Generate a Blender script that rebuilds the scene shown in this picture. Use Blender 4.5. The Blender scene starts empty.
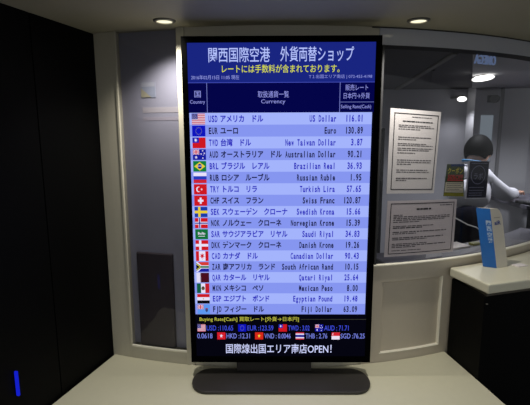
import bpy, bmesh, math, random
from mathutils import Vector, Matrix
random.seed(7)
sc = bpy.context.scene
COL = sc.collection
PI = math.pi

# ---------------------------------------------------------------- camera, world, exposure
CAM_H, PITCH, ROLL, FPX = 1.55, 0.1618, 0.0037, 430.0
cd = bpy.data.cameras.new('camera'); cam = bpy.data.objects.new('camera', cd); COL.objects.link(cam)
cd.sensor_fit = 'HORIZONTAL'; cd.sensor_width = 36.0; cd.lens = FPX / 530.0 * 36.0
cd.clip_start = 0.02; cd.clip_end = 100
cam.location = (0, 0, CAM_H)
cam.rotation_euler = (Matrix.Rotation(PI / 2 - PITCH, 3, 'X') @ Matrix.Rotation(-ROLL, 3, 'Z')).to_euler()
sc.camera = cam
w = bpy.data.worlds.new('hall_ambient'); sc.world = w; w.use_nodes = True
w.node_tree.nodes['Background'].inputs['Color'].default_value = (0.59, 0.61, 0.63, 1)
w.node_tree.nodes['Background'].inputs['Strength'].default_value = 0.82
vs = sc.view_settings
vs.view_transform = 'Standard'; vs.look = 'None'; vs.gamma = 1.0; vs.use_curve_mapping = False
vs.exposure = 0.0

# light strengths of the ledge downlights and of the added office lamps (used by their builders below)
DOWN_W, DOWN_LENS = 2.1, 1.2
OFFICE_W, FILL_W, ADDED_WALLLAMP_W = 2.4, 3.4, 0.24

# ---------------------------------------------------------------- materials
def lin(c):
    return tuple(((x / 255 / 12.92) if x / 255 <= 0.04045 else ((x / 255 + 0.055) / 1.055) ** 2.4) for x in c)
MATS = {}
def mat(name, rgb, rough=0.5, metal=0.0, spec=0.5, noise=0.06, scale=40.0, bump=0.0, coat=0.0):
    """procedural principled material, colour gently mottled by a noise texture"""
    if name in MATS: return MATS[name]
    m = bpy.data.materials.new(name); m.use_nodes = True
    nt = m.node_tree; b = nt.nodes['Principled BSDF']
    c = lin(rgb)
    b.inputs['Roughness'].default_value = rough; b.inputs['Metallic'].default_value = metal
    b.inputs['Specular IOR Level'].default_value = spec
    b.inputs['Coat Weight'].default_value = coat
    tc = nt.nodes.new('ShaderNodeTexCoord'); nz = nt.nodes.new('ShaderNodeTexNoise')
    nz.inputs['Scale'].default_value = scale; nz.inputs['Detail'].default_value = 3
    nt.links.new(tc.outputs['Object'], nz.inputs['Vector'])
    mx = nt.nodes.new('ShaderNodeMix'); mx.data_type = 'RGBA'
    mx.inputs['A'].default_value = (*[x * (1 - noise) for x in c], 1)
    mx.inputs['B'].default_value = (*[min(1, x * (1 + noise)) for x in c], 1)
    nt.links.new(nz.outputs['Fac'], mx.inputs['Factor'])
    nt.links.new(mx.outputs['Result'], b.inputs['Base Color'])
    if bump:
        bp = nt.nodes.new('ShaderNodeBump'); bp.inputs['Strength'].default_value = bump
        nt.links.new(nz.outputs['Fac'], bp.inputs['Height']); nt.links.new(bp.outputs['Normal'], b.inputs['Normal'])
    MATS[name] = m
    return m
def em(rgb, strength=1.0):
    key = ('em', tuple(rgb), strength)
    if key in MATS: return MATS[key]
    m = bpy.data.materials.new('light_%d_%d_%d' % tuple(rgb)); m.use_nodes = True
    nt = m.node_tree; nt.nodes.clear()
    o = nt.nodes.new('ShaderNodeOutputMaterial'); e = nt.nodes.new('ShaderNodeEmission')
    e.inputs['Color'].default_value = (*lin(rgb), 1); e.inputs['Strength'].default_value = strength
    nt.links.new(e.outputs[0], o.inputs[0]); MATS[key] = m
    return m
def glass(name, tint=(1, 1, 1), ior=1.36):
    """clear pane: passes light straight through, mirrors a little on the side that faces out"""
    m = bpy.data.materials.new(name); m.use_nodes = True
    nt = m.node_tree; nt.nodes.clear(); N = nt.nodes.new; L = nt.links.new
    o = N('ShaderNodeOutputMaterial'); mx = N('ShaderNodeMixShader'); t = N('ShaderNodeBsdfTransparent'); g = N('ShaderNodeBsdfGlossy')
    t.inputs['Color'].default_value = (*tint, 1); g.inputs['Roughness'].default_value = 0.01
    f = N('ShaderNodeFresnel'); f.inputs['IOR'].default_value = ior
    ge = N('ShaderNodeNewGeometry'); inv = N('ShaderNodeMath'); inv.operation = 'SUBTRACT'; inv.inputs[0].default_value = 1
    mu = N('ShaderNodeMath'); mu.operation = 'MULTIPLY'
    L(ge.outputs['Backfacing'], inv.inputs[1]); L(inv.outputs[0], mu.inputs[0]); L(f.outputs[0], mu.inputs[1])
    L(mu.outputs[0], mx.inputs[0]); L(t.outputs[0], mx.inputs[1]); L(g.outputs[0], mx.inputs[2]); L(mx.outputs[0], o.inputs[0])
    return m
CREAM = mat('cream_laminate', (194, 188, 168), 0.42, noise=0.03)
LEDGE = mat('cream_ledge_top', (204, 200, 174), 0.38, noise=0.03)
WAINS = mat('cream_panel', (188, 178, 160), 0.45, noise=0.03)
STONE = mat('cream_counter_top', (206, 202, 180), 0.3, noise=0.05, scale=120)
SILL = mat('pale_sill', (235, 230, 212), 0.35, noise=0.02)
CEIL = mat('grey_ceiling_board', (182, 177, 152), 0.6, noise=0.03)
FASCIA = mat('grey_fascia', (186, 188, 198), 0.14, noise=0.02, coat=0.4)
BLACK = mat('black_laminate', (6, 6, 6), 0.55, spec=0.06, noise=0.15)
BASEBLK = mat('black_counter_front', (6, 6, 6), 0.55, spec=0.06, noise=0.15)
LAV = mat('lavender_backing', (166, 165, 180), 0.5, noise=0.02, scale=6)
TVBLK = mat('tv_black_plastic', (2, 2, 2), 0.7, spec=0.02, noise=0.1)
TVFOOT = mat('tv_dark_foot', (44, 41, 38), 0.45, noise=0.08)
FLOOR = mat('dark_floor_tile', (74, 72, 70), 0.35, noise=0.12, scale=8)
CHROME = mat('lamp_trim', (120, 118, 110), 0.35, 0.6)
PAPER = mat('white_paper', (222, 214, 212), 0.7, noise=0.02)
INK = mat('black_ink', (30, 28, 30), 0.7)
INKG = mat('grey_ink', (92, 86, 88), 0.7)
PANE = glass('window_glass', (0.93, 0.935, 0.94))
PANEL_G = glass('panel_glass', (0.86, 0.86, 0.87), 1.5)

# ---------------------------------------------------------------- mesh helpers
class MB:
    """collects faces with materials and links them as one mesh object"""
    def __init__(s): s.v = []; s.f = []; s.m = []; s.mats = []
    def mi(s, m):
        if m not in s.mats: s.mats.append(m)
        return s.mats.index(m)
    def add(s, vs_, fs, m):
        o = len(s.v); k = s.mi(m); s.v += [tuple(x) for x in vs_]
        for f in fs: s.f.append([o + i for i in f]); s.m.append(k)
        return s
    def box(s, x0, x1, y0, y1, z0, z1, m, M=None):
        vv = [Vector((x, y, z)) for z in (z0, z1) for x, y in ((x0, y0), (x1, y0), (x1, y1), (x0, y1))]
        if M: vv = [M @ q for q in vv]
        return s.add(vv, [(3, 2, 1, 0), (4, 5, 6, 7), (0, 1, 5, 4), (1, 2, 6, 5), (2, 3, 7, 6), (3, 0, 4, 7)], m)
    def prism(s, poly, z0, z1, m):
        """poly: counter-clockwise xy outline"""
        n = len(poly)
        return s.add([(x, y, z0) for x, y in poly] + [(x, y, z1) for x, y in poly],
                     [tuple(range(n - 1, -1, -1)), tuple(range(n, 2 * n))] + [(i, (i + 1) % n, n + (i + 1) % n, n + i) for i in range(n)], m)
    def lathe(s, prof, c, m, n=40):
        """prof: (radius, z) pairs from outside to inside"""
        vv = []; ff = []
        for r, z in prof:
            vv += [(c[0] + r * math.cos(2 * PI * i / n), c[1] + r * math.sin(2 * PI * i / n), c[2] + z) for i in range(n)]
        for k in range(len(prof) - 1):
            ff += [(k * n + i, k * n + (i + 1) % n, (k + 1) * n + (i + 1) % n, (k + 1) * n + i) for i in range(n)]
        return s.add(vv, ff, m)
    def tube(s, pts, r, m, n=8):
        pts = [Vector(q) for q in pts]; vv = []; ff = []
        rr = r if isinstance(r, (list, tuple)) else [r] * len(pts)
        for i, q in enumerate(pts):
            d = (pts[min(i + 1, len(pts) - 1)] - pts[max(i - 1, 0)]).normalized()
            a = d.cross(Vector((0, 0, 1)));  a = a.normalized() if a.length > 1e-4 else Vector((1, 0, 0))
            b = d.cross(a)
            vv += [q + rr[i] * (math.cos(2 * PI * k / n) * a + math.sin(2 * PI * k / n) * b) for k in range(n)]
        for i in range(len(pts) - 1):
            ff += [(i * n + k, i * n + (k + 1) % n, (i + 1) * n + (k + 1) % n, (i + 1) * n + k) for k in range(n)]
        ff += [tuple(range(n - 1, -1, -1)), tuple(range((len(pts) - 1) * n, len(pts) * n))]
        return s.add(vv, ff, m)
    def build(s, name, parent=None, smooth=False, bevel=0.0, loc=None, rz=0.0):
        me = bpy.data.meshes.new(name); me.from_pydata(s.v, [], s.f)
        for m in s.mats: me.materials.append(m)
        for i, p in enumerate(me.polygons):
            p.material_index = s.m[i]; p.use_smooth = smooth
        bm = bmesh.new(); bm.from_mesh(me); bmesh.ops.recalc_face_normals(bm, faces=bm.faces) if not getattr(s, 'raw', False) else None
        bm.to_mesh(me); bm.free(); me.update()
        o = bpy.data.objects.new(name, me); COL.objects.link(o)
        if parent: o.parent = parent
        if loc: o.location = loc
        o.rotation_euler.z = rz
        if bevel:
            b = o.modifiers.new('edge', 'BEVEL'); b.width = bevel; b.segments = 3; b.limit_method = 'ANGLE'; b.angle_limit = math.radians(40)
        return o
def tag(o, label=None, cat=None, group=None, kind=None):
    if label: o['label'] = label
    if cat: o['category'] = cat
    if group: o['group'] = group
    if kind: o['kind'] = kind
    return o
def empty(name, loc, rz=0.0):
    o = bpy.data.objects.new(name, None); COL.objects.link(o); o.location = loc; o.rotation_euler.z = rz; o.empty_display_size = 0.05
    return o

# the front of the kiosk is part of a big cylinder that bulges towards the viewer
CXX, CYY, RAD = 0.0480, 3.8222, 2.1636
def th(x): return math.asin((x - CXX) / RAD)
def thr(x, r): return math.asin((x - CXX) / r)
def pol(t, r): return (CXX + r * math.sin(t), CYY - r * math.cos(t))
def arc_box(mb, t0, t1, z0, z1, r0, r1, m, n=None):
    n = n or max(2, int(abs(t1 - t0) / 0.02))
    vv = []; ff = []
    for i in range(n + 1):
        t = t0 + (t1 - t0) * i / n
        for r, z in ((r1, z0), (r1, z1), (r0, z1), (r0, z0)):
            vv.append((*pol(t, r), z))
    for i in range(n):
        a, b = i * 4, i * 4 + 4
        for k in range(4): ff.append((a + k, b + k, b + (k + 1) % 4, a + (k + 1) % 4))
    ff += [(3, 2, 1, 0), (n * 4, n * 4 + 1, n * 4 + 2, n * 4 + 3)]
    return mb.add(vv, ff, m)
def arc_line(t0, t1, r, n=16):
    return [pol(t0 + (t1 - t0) * i / n, r) for i in range(n + 1)]

ZL, ZC = 0.58, 1.938                 # ledge top, underside of the ceiling board
T_L, T_R = th(-0.677), th(0.800)     # corner with the black wall, corner with the counter
T_END = th(1.62)
GL = th(0.446)                       # left edge of the office window
Z_SILL, Z_LIN = 1.014, 1.874

# ---------------------------------------------------------------- the setting
f = MB(); f.box(-14, 14, -8.0, 14, -0.06, 0.0, FLOOR); tag(f.build('floor'), kind='structure')
# ceiling board over the niche and office ceiling behind it
c = MB(); c.prism([(-1.3, 0.6), (3.5, 0.6), (3.5, 2.2)] + [pol(T_END * (1 - i / 30) + T_L * 1.02 * i / 30, RAD - 0.05) for i in range(31)] + [(-1.3, 1.95)], ZC, ZC + 0.14, CEIL)
tag(c.build('ceiling'), kind='structure')
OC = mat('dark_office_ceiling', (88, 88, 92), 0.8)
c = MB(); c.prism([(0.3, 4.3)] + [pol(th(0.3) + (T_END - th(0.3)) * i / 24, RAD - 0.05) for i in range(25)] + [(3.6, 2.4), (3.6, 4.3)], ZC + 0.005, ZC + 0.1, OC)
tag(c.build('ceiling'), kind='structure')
SOF = mat('grey_office_soffit', (186, 186, 190), 0.8)
c = MB(); c.prism([(1.035, 2.225), (3.5, 2.225), (3.5, 3.84), (1.80, 3.84)], ZC - 0.012, ZC + 0.004, SOF); tag(c.build('trim_1'), kind='structure')
# joints on the dark office ceiling
RAIL = mat('grey_ceiling_rail', (120, 118, 116), 0.6)
c = MB(); c.prism([(0.945, 2.25), (0.972, 2.25), (1.245, 4.09), (1.20, 4.09)], ZC - 0.006, ZC + 0.004, RAIL); tag(c.build('trim_2'), kind='structure')
c = MB(); c.prism([(1.075, 2.85), (1.088, 2.85), (1.515, 4.0), (1.49, 4.0)], ZC - 0.004, ZC + 0.004, mat('dark_ceiling_joint', (84, 84, 86), 0.7)); tag(c.build('trim_3'), kind='structure')

# black side wall on the left, ending towards the hall
d = Vector((-0.743 + 0.677, 1.548 - 1.786)).normalized()
nrm = Vector((d.y, -d.x))            # points away from the niche
if nrm.x > 0: nrm = -nrm
A0 = Vector((-0.677, 1.80)); A1 = A0 + d * 0.33; A2 = A0 + d * 0.335; A3 = A0 + d * 1.15
def slab(mb, a, b, z0, z1, off, thick, m):
    p = [a + nrm * off, a + nrm * (off + thick), b + nrm * (off + thick), b + nrm * off]
    return mb.prism([(q.x, q.y) for q in p], z0, z1, m)
b = MB(); slab(b, A0, A1, 0, ZC, 0, 0.05, BLACK); slab(b, A1, A2, 0, ZC, 0.004, 0.046, BLACK); slab(b, A2, A3, 0, ZC, 0, 0.05, BLACK)
tag(b.build('wall_left'), kind='structure')

# centre of the curved wall, behind the tall screen
LP1 = th(-0.331); LP2 = th(-0.300); LPA = th(-0.589)
b = MB(); arc_box(b, LP1, GL + 0.003, ZL - 0.02, ZC, RAD - 0.05, RAD - 0.004, CREAM); tag(b.build('wall_center'), kind='structure')
# frame round the lavender panel: left post, bottom rail, right post
b = MB()
arc_box(b, T_L, LPA, ZL - 0.02, ZC, RAD - 0.09, RAD, CREAM)
arc_box(b, LPA, LP1, ZL - 0.02, 0.632, RAD - 0.09, RAD, CREAM)
arc_box(b, LP1, LP2, ZL - 0.02, ZC, RAD - 0.09, RAD + 0.006, CREAM)
tag(b.build('trim_4', bevel=0.002), kind='structure')
b = MB(); arc_box(b, LPA, LPA + 0.0045, 0.632, ZC, RAD - 0.006, RAD + 0.003, CREAM); arc_box(b, LPA + 0.0045, LP1, 0.632, 0.640, RAD - 0.006, RAD + 0.003, SILL)
tag(b.build('trim_5', bevel=0.001), kind='structure')
b = MB(); arc_box(b, T_L, LP2, 0.5, ZC, RAD - 0.06, RAD - 0.036, LAV); tag(b.build('wall_back'), kind='structure')
b = MB(); arc_box(b, LPA, LP1, 0.632, ZC - 0.002, RAD - 0.009, RAD - 0.005, PANEL_G); tag(b.build('window_1'), kind='structure')

# right of the screen: panelled apron, sill, glazing, fascia
b = MB()
PL, PR, PB, PT = th(0.482), th(0.769), 0.617, 0.936
arc_box(b, GL - 0.02, PL, ZL - 0.02, 1.006, RAD - 0.026, RAD, WAINS)
arc_box(b, PR, T_END, ZL - 0.02, 1.006, RAD - 0.026, RAD, WAINS)
arc_box(b, PL, PR, ZL - 0.02, PB, RAD - 0.026, RAD, WAINS)
arc_box(b, PL, PR, PT, 1.006, RAD - 0.026, RAD, WAINS)
arc_box(b, PL, PR, PB, PT, RAD - 0.026, RAD - 0.014, WAINS)
tag(b.build('wall_right'), kind='structure')
b = MB()   # bead round the recessed panel, its catch-light painted as paler bottom and right edges
arc_box(b, PL, PL + 0.004, PB, PT, RAD - 0.016, RAD - 0.003, WAINS)
arc_box(b, PR - 0.0025, PR, PB, PT, RAD - 0.016, RAD + 0.001, SILL)
arc_box(b, PL, PR, PB, PB + 0.0035, RAD - 0.016, RAD + 0.001, SILL)
arc_box(b, PL, PR, PT - 0.004, PT, RAD - 0.016, RAD - 0.003, WAINS)
tag(b.build('trim_6', bevel=0.0015), kind='structure')
b = MB(); arc_box(b, GL - 0.01, T_END, 1.006, Z_SILL, RAD - 0.009, RAD + 0.008, SILL); tag(b.build('trim_7', bevel=0.003), kind='structure')
b = MB(); arc_box(b, GL, GL + 0.0035, Z_SILL, Z_LIN, RAD - 0.05, RAD + 0.003, mat('grey_mullion', (40, 40, 42), 0.6)); tag(b.build('trim_8'), kind='structure')
b = MB(); arc_box(b, GL - 0.006, T_END, Z_LIN, ZC, RAD - 0.06, RAD, FASCIA); tag(b.build('trim_9', bevel=0.001), kind='structure')
b = MB(); arc_box(b, GL - 0.006, T_END, Z_LIN - 0.002, Z_LIN + 0.002, RAD - 0.061, RAD - 0.001, mat('lintel_shade_dark', (46, 46, 50), 0.9)); tag(b.build('lintel_shade_strip'), kind='structure')  # dark strip paints the shade under the lintel
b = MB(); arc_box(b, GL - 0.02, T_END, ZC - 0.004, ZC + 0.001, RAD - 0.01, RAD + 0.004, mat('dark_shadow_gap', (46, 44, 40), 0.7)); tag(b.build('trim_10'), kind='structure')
b = MB(); arc_box(b, GL + 0.0035, T_END, Z_SILL, Z_LIN, RAD - 0.008, RAD - 0.003, PANE); tag(b.build('window_2'), kind='structure')

# inside the office
OWALL = mat('pale_office_partition', (166, 166, 174), 0.7, noise=0.02)
GWALL = mat('grey_office_wall', (164, 164, 170), 0.7, noise=0.03)
b = MB(); b.box(0.2, 1.92, 4.10, 4.2, 0, ZC, OWALL); tag(b.build('wall_rear'), kind='structure')
b = MB(); b.box(1.84, 3.5, 3.85, 4.0, 0, ZC, GWALL); tag(b.build('wall_rear'), kind='structure')
b = MB(); b.box(3.45, 3.55, 2.375, 3.9, 0, ZC, GWALL); tag(b.build('wall_side'), kind='structure')
b = MB(); b.box(1.60, 3.55, 2.335, 2.375, 0, ZC, BASEBLK); tag(b.build('wall_front'), kind='structure')
b = MB(); b.box(2.06, 2.085, 3.835, 3.852, 0, ZC, mat('grey_joint', (112, 112, 116), 0.6)); tag(b.build('trim_11'), kind='structure')
b = MB(); b.box(1.90, 2.0, 3.83, 3.85, 1.28, 1.69, em((104, 112, 120))); tag(b.build('window_3'), kind='structure')  # glow stands in for light coming from the next room

# ---------------------------------------------------------------- ledge (bench) under the screen
lf = A0 + d * 0.55
poly = [(lf.x, 1.25), (0.888, 1.25), (0.840, 1.556)] + list(reversed(arc_line(T_L + 0.004, T_R, RAD + 0.001, 24)))
poly = [p for p in poly]
ld = empty('bench_ledge', (0.05, 1.5, 0)); tag(ld, 'cream bench-height ledge carrying the tall rate screen on its dark foot', 'ledge')
def prism_part(name, poly, z0, z1, m, parent, bevel=0.0):
    L = parent.location; mb = MB(); mb.prism([(x - L.x, y - L.y) for x, y in poly], z0 - L.z, z1 - L.z, m)
    return mb.build(name, parent, bevel=bevel)
prism_part('ledge_top', poly, ZL - 0.035, ZL, LEDGE, ld, 0.003)
inset = [(x * 0.985 + 0.001, y + (0.03 if y < 1.3 else -0.004)) for x, y in poly]
prism_part('front_panel', inset, 0.0, ZL - 0.035, CREAM, ld)

# ---------------------------------------------------------------- counter on the right
ux, uy = 0.956, 0.292                # along the counter front, to the right
vx, vy = -0.325, 0.946               # from the front towards the wall
def cpt(a, bb): return (0.850 + a * ux + bb * vx, 1.562 + a * uy + bb * vy)
ct = empty('counter', (1.1, 1.7, 0)); tag(ct, 'black counter unit with thick cream top under the right end of the window', 'counter')
back = list(reversed(arc_line(T_R - 0.006, th(1.45), RAD + 0.014, 14)))
top = [cpt(0, 0), cpt(0.72, 0)] + [(1.50, 2.14)] + back
prism_part('counter_top', top, 0.936, 0.975, STONE, ct, 0.006)
b0 = (0.840, 1.566)
base = [b0, (b0[0] + 0.67 * ux, b0[1] + 0.67 * uy)] + [(1.46, 2.10)] + list(reversed(arc_line(T_R + 0.001, th(1.42), RAD + 0.014, 14)))
prism_part('base_cabinet', base, 0.0, 0.924, BASEBLK, ct, 0.002)
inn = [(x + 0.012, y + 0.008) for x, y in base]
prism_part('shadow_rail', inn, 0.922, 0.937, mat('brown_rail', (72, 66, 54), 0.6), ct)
L = ct.location
kb = MB(); kb.lathe([(0.004, 0), (0.004, 0.003), (0.0, 0.003)], (b0[0] + 0.01 - L.x, b0[1] - 0.001 - L.y, 0.895), CHROME, 12)
kb.build('screw_cap', ct)

# ---------------------------------------------------------------- ceiling downlights over the ledge
def downlight(x, y, label):
    r = empty('downlight', (x, y, ZC)); tag(r, label, 'ceiling light', 'small downlights over the ledge')
    t = MB(); t.lathe([(0.0395, 0.0), (0.0395, -0.003), (0.036, -0.0045), (0.031, -0.004), (0.030, -0.001), (0.0, -0.001)], (0, 0, 0), CHROME); t.build('trim_ring', r, True)
    t = MB(); t.lathe([(0.0295, -0.0014), (0.028, -0.003), (0.0, -0.0034)], (0, 0, 0), em((255, 248, 214), DOWN_LENS)); t.build('lens', r, True)
    t = MB(); t.lathe([(0.0305, -0.0035), (0.0305, -0.0062), (0.0285, -0.0062), (0.0285, -0.0035)], (0, 0, 0), mat('lamp_reflector', (214, 208, 190), 0.3)); t.build('reflector', r, True)
    l = bpy.data.lights.new('downlight_lamp', 'SPOT'); l.energy = DOWN_W * 4 * PI; l.color = (1.0, 0.96, 0.88)
    l.spot_size = math.radians(122); l.spot_blend = 1.0; l.shadow_soft_size = 0.02
    o = bpy.data.objects.new('downlight_lamp', l); COL.objects.link(o); o.location = (x, y, ZC - 0.012)
    return r
downlight(-0.350, 1.590, 'small round downlight glowing above the lavender panel')
downlight(0.543, 1.597, 'small round downlight glowing above the office window')

# ---------------------------------------------------------------- added office lamps, built for lights reflected in the glass
def added_office_lamp(x, y, z, tilt, watts, label):
    r = empty('added_office_light', (x, y, z)); tag(r, label, 'ceiling light'); r.rotation_euler = (0, math.radians(tilt), 0)
    t = MB(); t.lathe([(0.045, ZC - 0.010 - z), (0.045, 0.0), (0.0, 0.0)], (0, 0, 0), CHROME); t.build('added_lamp_mount', r, True)
    t = MB(); t.lathe([(0.0, 0.020), (0.045, 0.016), (0.064, 0.006), (0.070, -0.002), (0.064, -0.010), (0.045, -0.018), (0.0, -0.022)], (0, 0, 0), em((255, 252, 246), 2.5)); t.build('lens', r, True)  # lens of the added lamp
    l = bpy.data.lights.new('added_office_lamp', 'SPOT'); l.spot_size = math.radians(150); l.spot_blend = 0.6
    l.energy = watts * 4 * PI; l.color = (0.95, 0.96, 1.0); l.shadow_soft_size = 0.08
    o = bpy.data.objects.new('added_office_lamp', l); COL.objects.link(o); o.location = (x, y, z - 0.031)
added_office_lamp(1.473, 2.995, 1.906, -7, OFFICE_W, 'large bright disc lamp built for a light reflected in the window, above the clerk')
added_office_lamp(2.30, 2.80, 1.906, 0, FILL_W, 'added unseen disc lamp brightening the office, above the side desk')  # unseen lamp, added to keep the office from going dark
r = empty('added_wall_lamp', (1.745, 4.10, 1.835)); tag(r, 'small bright lamp built for a light reflected in the window, at the partition top', 'wall light')
t = MB(); t.box(-0.02, 0.02, -0.19, 0.0, 0.014, 0.034, CHROME); t.build('bracket', r, bevel=0.004)
t = MB(); t.lathe([(0.012, 0.034), (0.022, 0.026), (0.022, 0.020), (0.0, 0.020)], (0, -0.20, 0), CHROME); t.build('shade', r, True)
t = MB(); t.lathe([(0.0, 0.022), (0.022, 0.019), (0.036, 0.008), (0.040, -0.002), (0.036, -0.012), (0.022, -0.021), (0, -0.024)], (0, -0.20, 0), em((255, 252, 246), 2.5)); t.build('bulb', r, True)
l = bpy.data.lights.new('added_wall_lamp_light', 'SPOT'); l.spot_size = math.radians(150); l.spot_blend = 0.8; l.energy = ADDED_WALLLAMP_W * 4 * PI; l.color = (0.97, 0.97, 1.0); l.shadow_soft_size = 0.04
o = bpy.data.objects.new('added_wall_lamp_light', l); COL.objects.link(o); o.location = (1.745, 3.88, 1.74)

# ---------------------------------------------------------------- text
GL_CACHE = {}
def text_mesh(s, bold=0.0):
    key = (s, bold)
    if key in GL_CACHE: return GL_CACHE[key]
    cu = bpy.data.curves.new('t', 'FONT'); cu.body = s; cu.size = 1.0; cu.resolution_u = 3; cu.offset = bold
    o = bpy.data.objects.new('t', cu); COL.objects.link(o)
    dg = bpy.context.evaluated_depsgraph_get(); dg.update()
    me = bpy.data.meshes.new_from_object(o.evaluated_get(dg))
    vs_ = [(v.co.x, v.co.y) for v in me.vertices]; fs = [tuple(p.vertices) for p in me.polygons]
    bpy.data.objects.remove(o); bpy.data.curves.remove(cu); bpy.data.meshes.remove(me)
    GL_CACHE[key] = (vs_, fs); return GL_CACHE[key]
def is_wide(ch): return ord(ch) > 0x2000
def put(mb, s, fn, m, bold):
    vs_, fs = text_mesh(s, bold)
    if vs_: mb.add([fn(x, y) for x, y in vs_], fs, m)
def text_cells(mb, s, u, vbase, half, size, m, P, bold=0.0):
    """fixed-width terminal style lettering from u rightwards"""
    for ch in s:
        wd = half * (2 if is_wide(ch) else 1)
        if ch not in ' \u3000':
            vs_, fs = text_mesh(ch, bold)
            if vs_:
                if is_wide(ch):
                    put(mb, ch, lambda x, y: P(u + x * wd, vbase + y * size), m, bold)
                else:
                    xs = [q[0] for q in vs_]; x0, x1 = min(xs), max(xs); sx = min(half * 0.80 / (x1 - x0), half * 1.9)
                    cc = u + wd / 2
                    put(mb, ch, lambda x, y: P(cc + (x - (x0 + x1) / 2) * sx, vbase + y * size * 1.08), m, bold)
        u += wd
def text_fit(mb, s, u0, u1, vc, height, m, P, bold=0.0):
    """a line of lettering stretched to run from u0 to u1, centred on vc, 'height' tall"""
    vs_, fs = text_mesh(s, bold)
    xs = [q[0] for q in vs_]; ys = [q[1] for q in vs_]
    x0, x1, y0, y1 = min(xs), max(xs), min(ys), max(ys)
    put(mb, s, lambda x, y: P(u0 + (x - x0) / (x1 - x0) * (u1 - u0), vc + ((y - y0) / (y1 - y0) - 0.5) * height), m, bold)

# ---------------------------------------------------------------- the tall rate screen
TVZ = 1.2638 - ZL
tv = empty('display_screen', (0.0602, 1.5975, ZL), -0.0097)
tag(tv, 'tall upright flat screen showing a currency exchange rate board', 'screen')
HW, HH, SW, SB, ST = 0.3575, 0.6238, 0.338, -0.603, 0.6032
b = MB()
b.box(-HW, -SW, 0, 0.05, TVZ - HH, TVZ + HH, TVBLK); b.box(SW, HW, 0, 0.05, TVZ - HH, TVZ + HH, TVBLK)
b.box(-SW, SW, 0, 0.05, TVZ - HH, TVZ + SB, TVBLK); b.box(-SW, SW, 0, 0.05, TVZ + ST, TVZ + HH, TVBLK)
b.box(-SW, SW, 0.012, 0.05, TVZ + SB, TVZ + ST, TVBLK)
b.build('bezel', tv)
b = MB(); b.box(-0.30, 0.30, 0.05, 0.060, TVZ - 0.5, TVZ + 0.5, TVBLK); b.build('back_cover', tv, bevel=0.01)
b = MB(); b.box(-0.178, 0.125, 0.022, 0.05, 0.004, TVZ - HH + 0.002, TVFOOT); b.build('stand_neck', tv, bevel=0.003)
# foot plate with rounded, cut corners
def foot_outline(hx, y0, y1, cx, cy, n=6):
    pts = []
    for (sx, sy) in ((1, -1), (1, 1), (-1, 1), (-1, -1)):
        ccx = sx * (hx - cx); ccy = (y1 - cy) if sy > 0 else (y0 + cy)
        seg = []
        for i in range(n + 1):
            a = PI / 2 * i / n
            seg.append((ccx + sx * cx * math.cos(a), ccy + sy * cy * math.sin(a)))
        if sx * sy > 0: pts += seg
        else: pts += seg[::-1]
    return pts
b = MB(); b.prism([(x, y) for x, y in foot_outline(0.348, -0.125, 0.042, 0.065, 0.082)], 0.0, 0.011, TVFOOT)
b.build('foot_plate', tv, bevel=0.003)

sb = MB()
def YP(layer): return lambda u, v: (u, 0.0105 - layer * 0.0006, TVZ + v)
def quad(mb, u0, u1, v0, v1, m, layer=0):
    P = YP(layer); mb.add([P(u0, v0), P(u1, v0), P(u1, v1), P(u0, v1)], [(0, 1, 2, 3)], m)
C_TITLE, C_HEAD, C_BOT = em((25, 37, 128)), em((4, 5, 72)), em((5, 5, 16))
C_R1, C_R2, C_LINE = em((164, 180, 252)), em((134, 150, 240)), em((120, 128, 205))
sb.box(-SW, SW, 0.0105, 0.0125, TVZ + SB, TVZ + ST, C_BOT)
quad(sb, -SW, SW, 0.4655, ST, C_TITLE, 0.6); quad(sb, -SW, SW, 0.3575, 0.4635, C_HEAD, 0.6)
quad(sb, -SW, SW, 0.4635, 0.4655, em((70, 80, 190)), 1)
quad(sb, -0.2715, -0.2695, 0.3575, 0.4635, C_LINE, 1); quad(sb, 0.2125, 0.2145, 0.3575, 0.4635, C_LINE, 1)
quad(sb, 0.2145, SW, 0.3933, 0.3948, C_LINE, 1)
ROW_T, PITCHV = 0.3575, 0.04344
for i in range(18):
    v1 = ROW_T - i * PITCHV; v0 = v1 - PITCHV
    quad(sb, -0.337, 0.3325, v0, v1, C_R1 if i % 2 == 0 else C_R2, 0.6)
quad(sb, 0.08, SW, -0.4462, -0.4450, em((74, 74, 56)), 1)
scr = sb.build('display_panel', tv); scr['label'] = 'glowing blue display panel'

tb = MB(); tb.raw = True; P2 = YP(1.6)
tb = MB(); tb.raw = True; text_fit(tb, '関西国際空港', -0.2620, -0.0405, 0.5615, 0.052, em((180, 194, 255)), P2, 0.006); tb.build('lettering', scr)
tb = MB(); tb.raw = True; text_fit(tb, '外貨両替ショップ', -0.0035, 0.2600, 0.5630, 0.052, em((180, 194, 255)), P2, 0.006); tb.build('lettering', scr)
tb = MB(); tb.raw = True; text_fit(tb, 'レートには手数料が含まれております。', -0.2140, 0.2100, 0.5125, 0.029, em((214, 220, 62)), P2, 0.006); tb.build('lettering', scr)
tb = MB(); tb.raw = True; text_fit(tb, '2016年02月15日 11:05 現在', -0.3265, -0.1520, 0.4832, 0.0155, em((150, 158, 232)), P2); tb.build('lettering', scr)
tb = MB(); tb.raw = True; text_fit(tb, 'T１出国エリア南店 | 072-455-4198', 0.1000, 0.3280, 0.4836, 0.0155, em((140, 148, 226)), P2); tb.build('lettering', scr)
tb = MB(); tb.raw = True
HC = em((148, 152, 232))
tb = MB(); tb.raw = True; text_fit(tb, '国', -0.3160, -0.2930, 0.4240, 0.0235, HC, P2); tb.build('lettering', scr); tb = MB(); tb.raw = True; text_fit(tb, 'Country', -0.3330, -0.2780, 0.3950, 0.0165, HC, P2); tb.build('lettering', scr)
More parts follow.
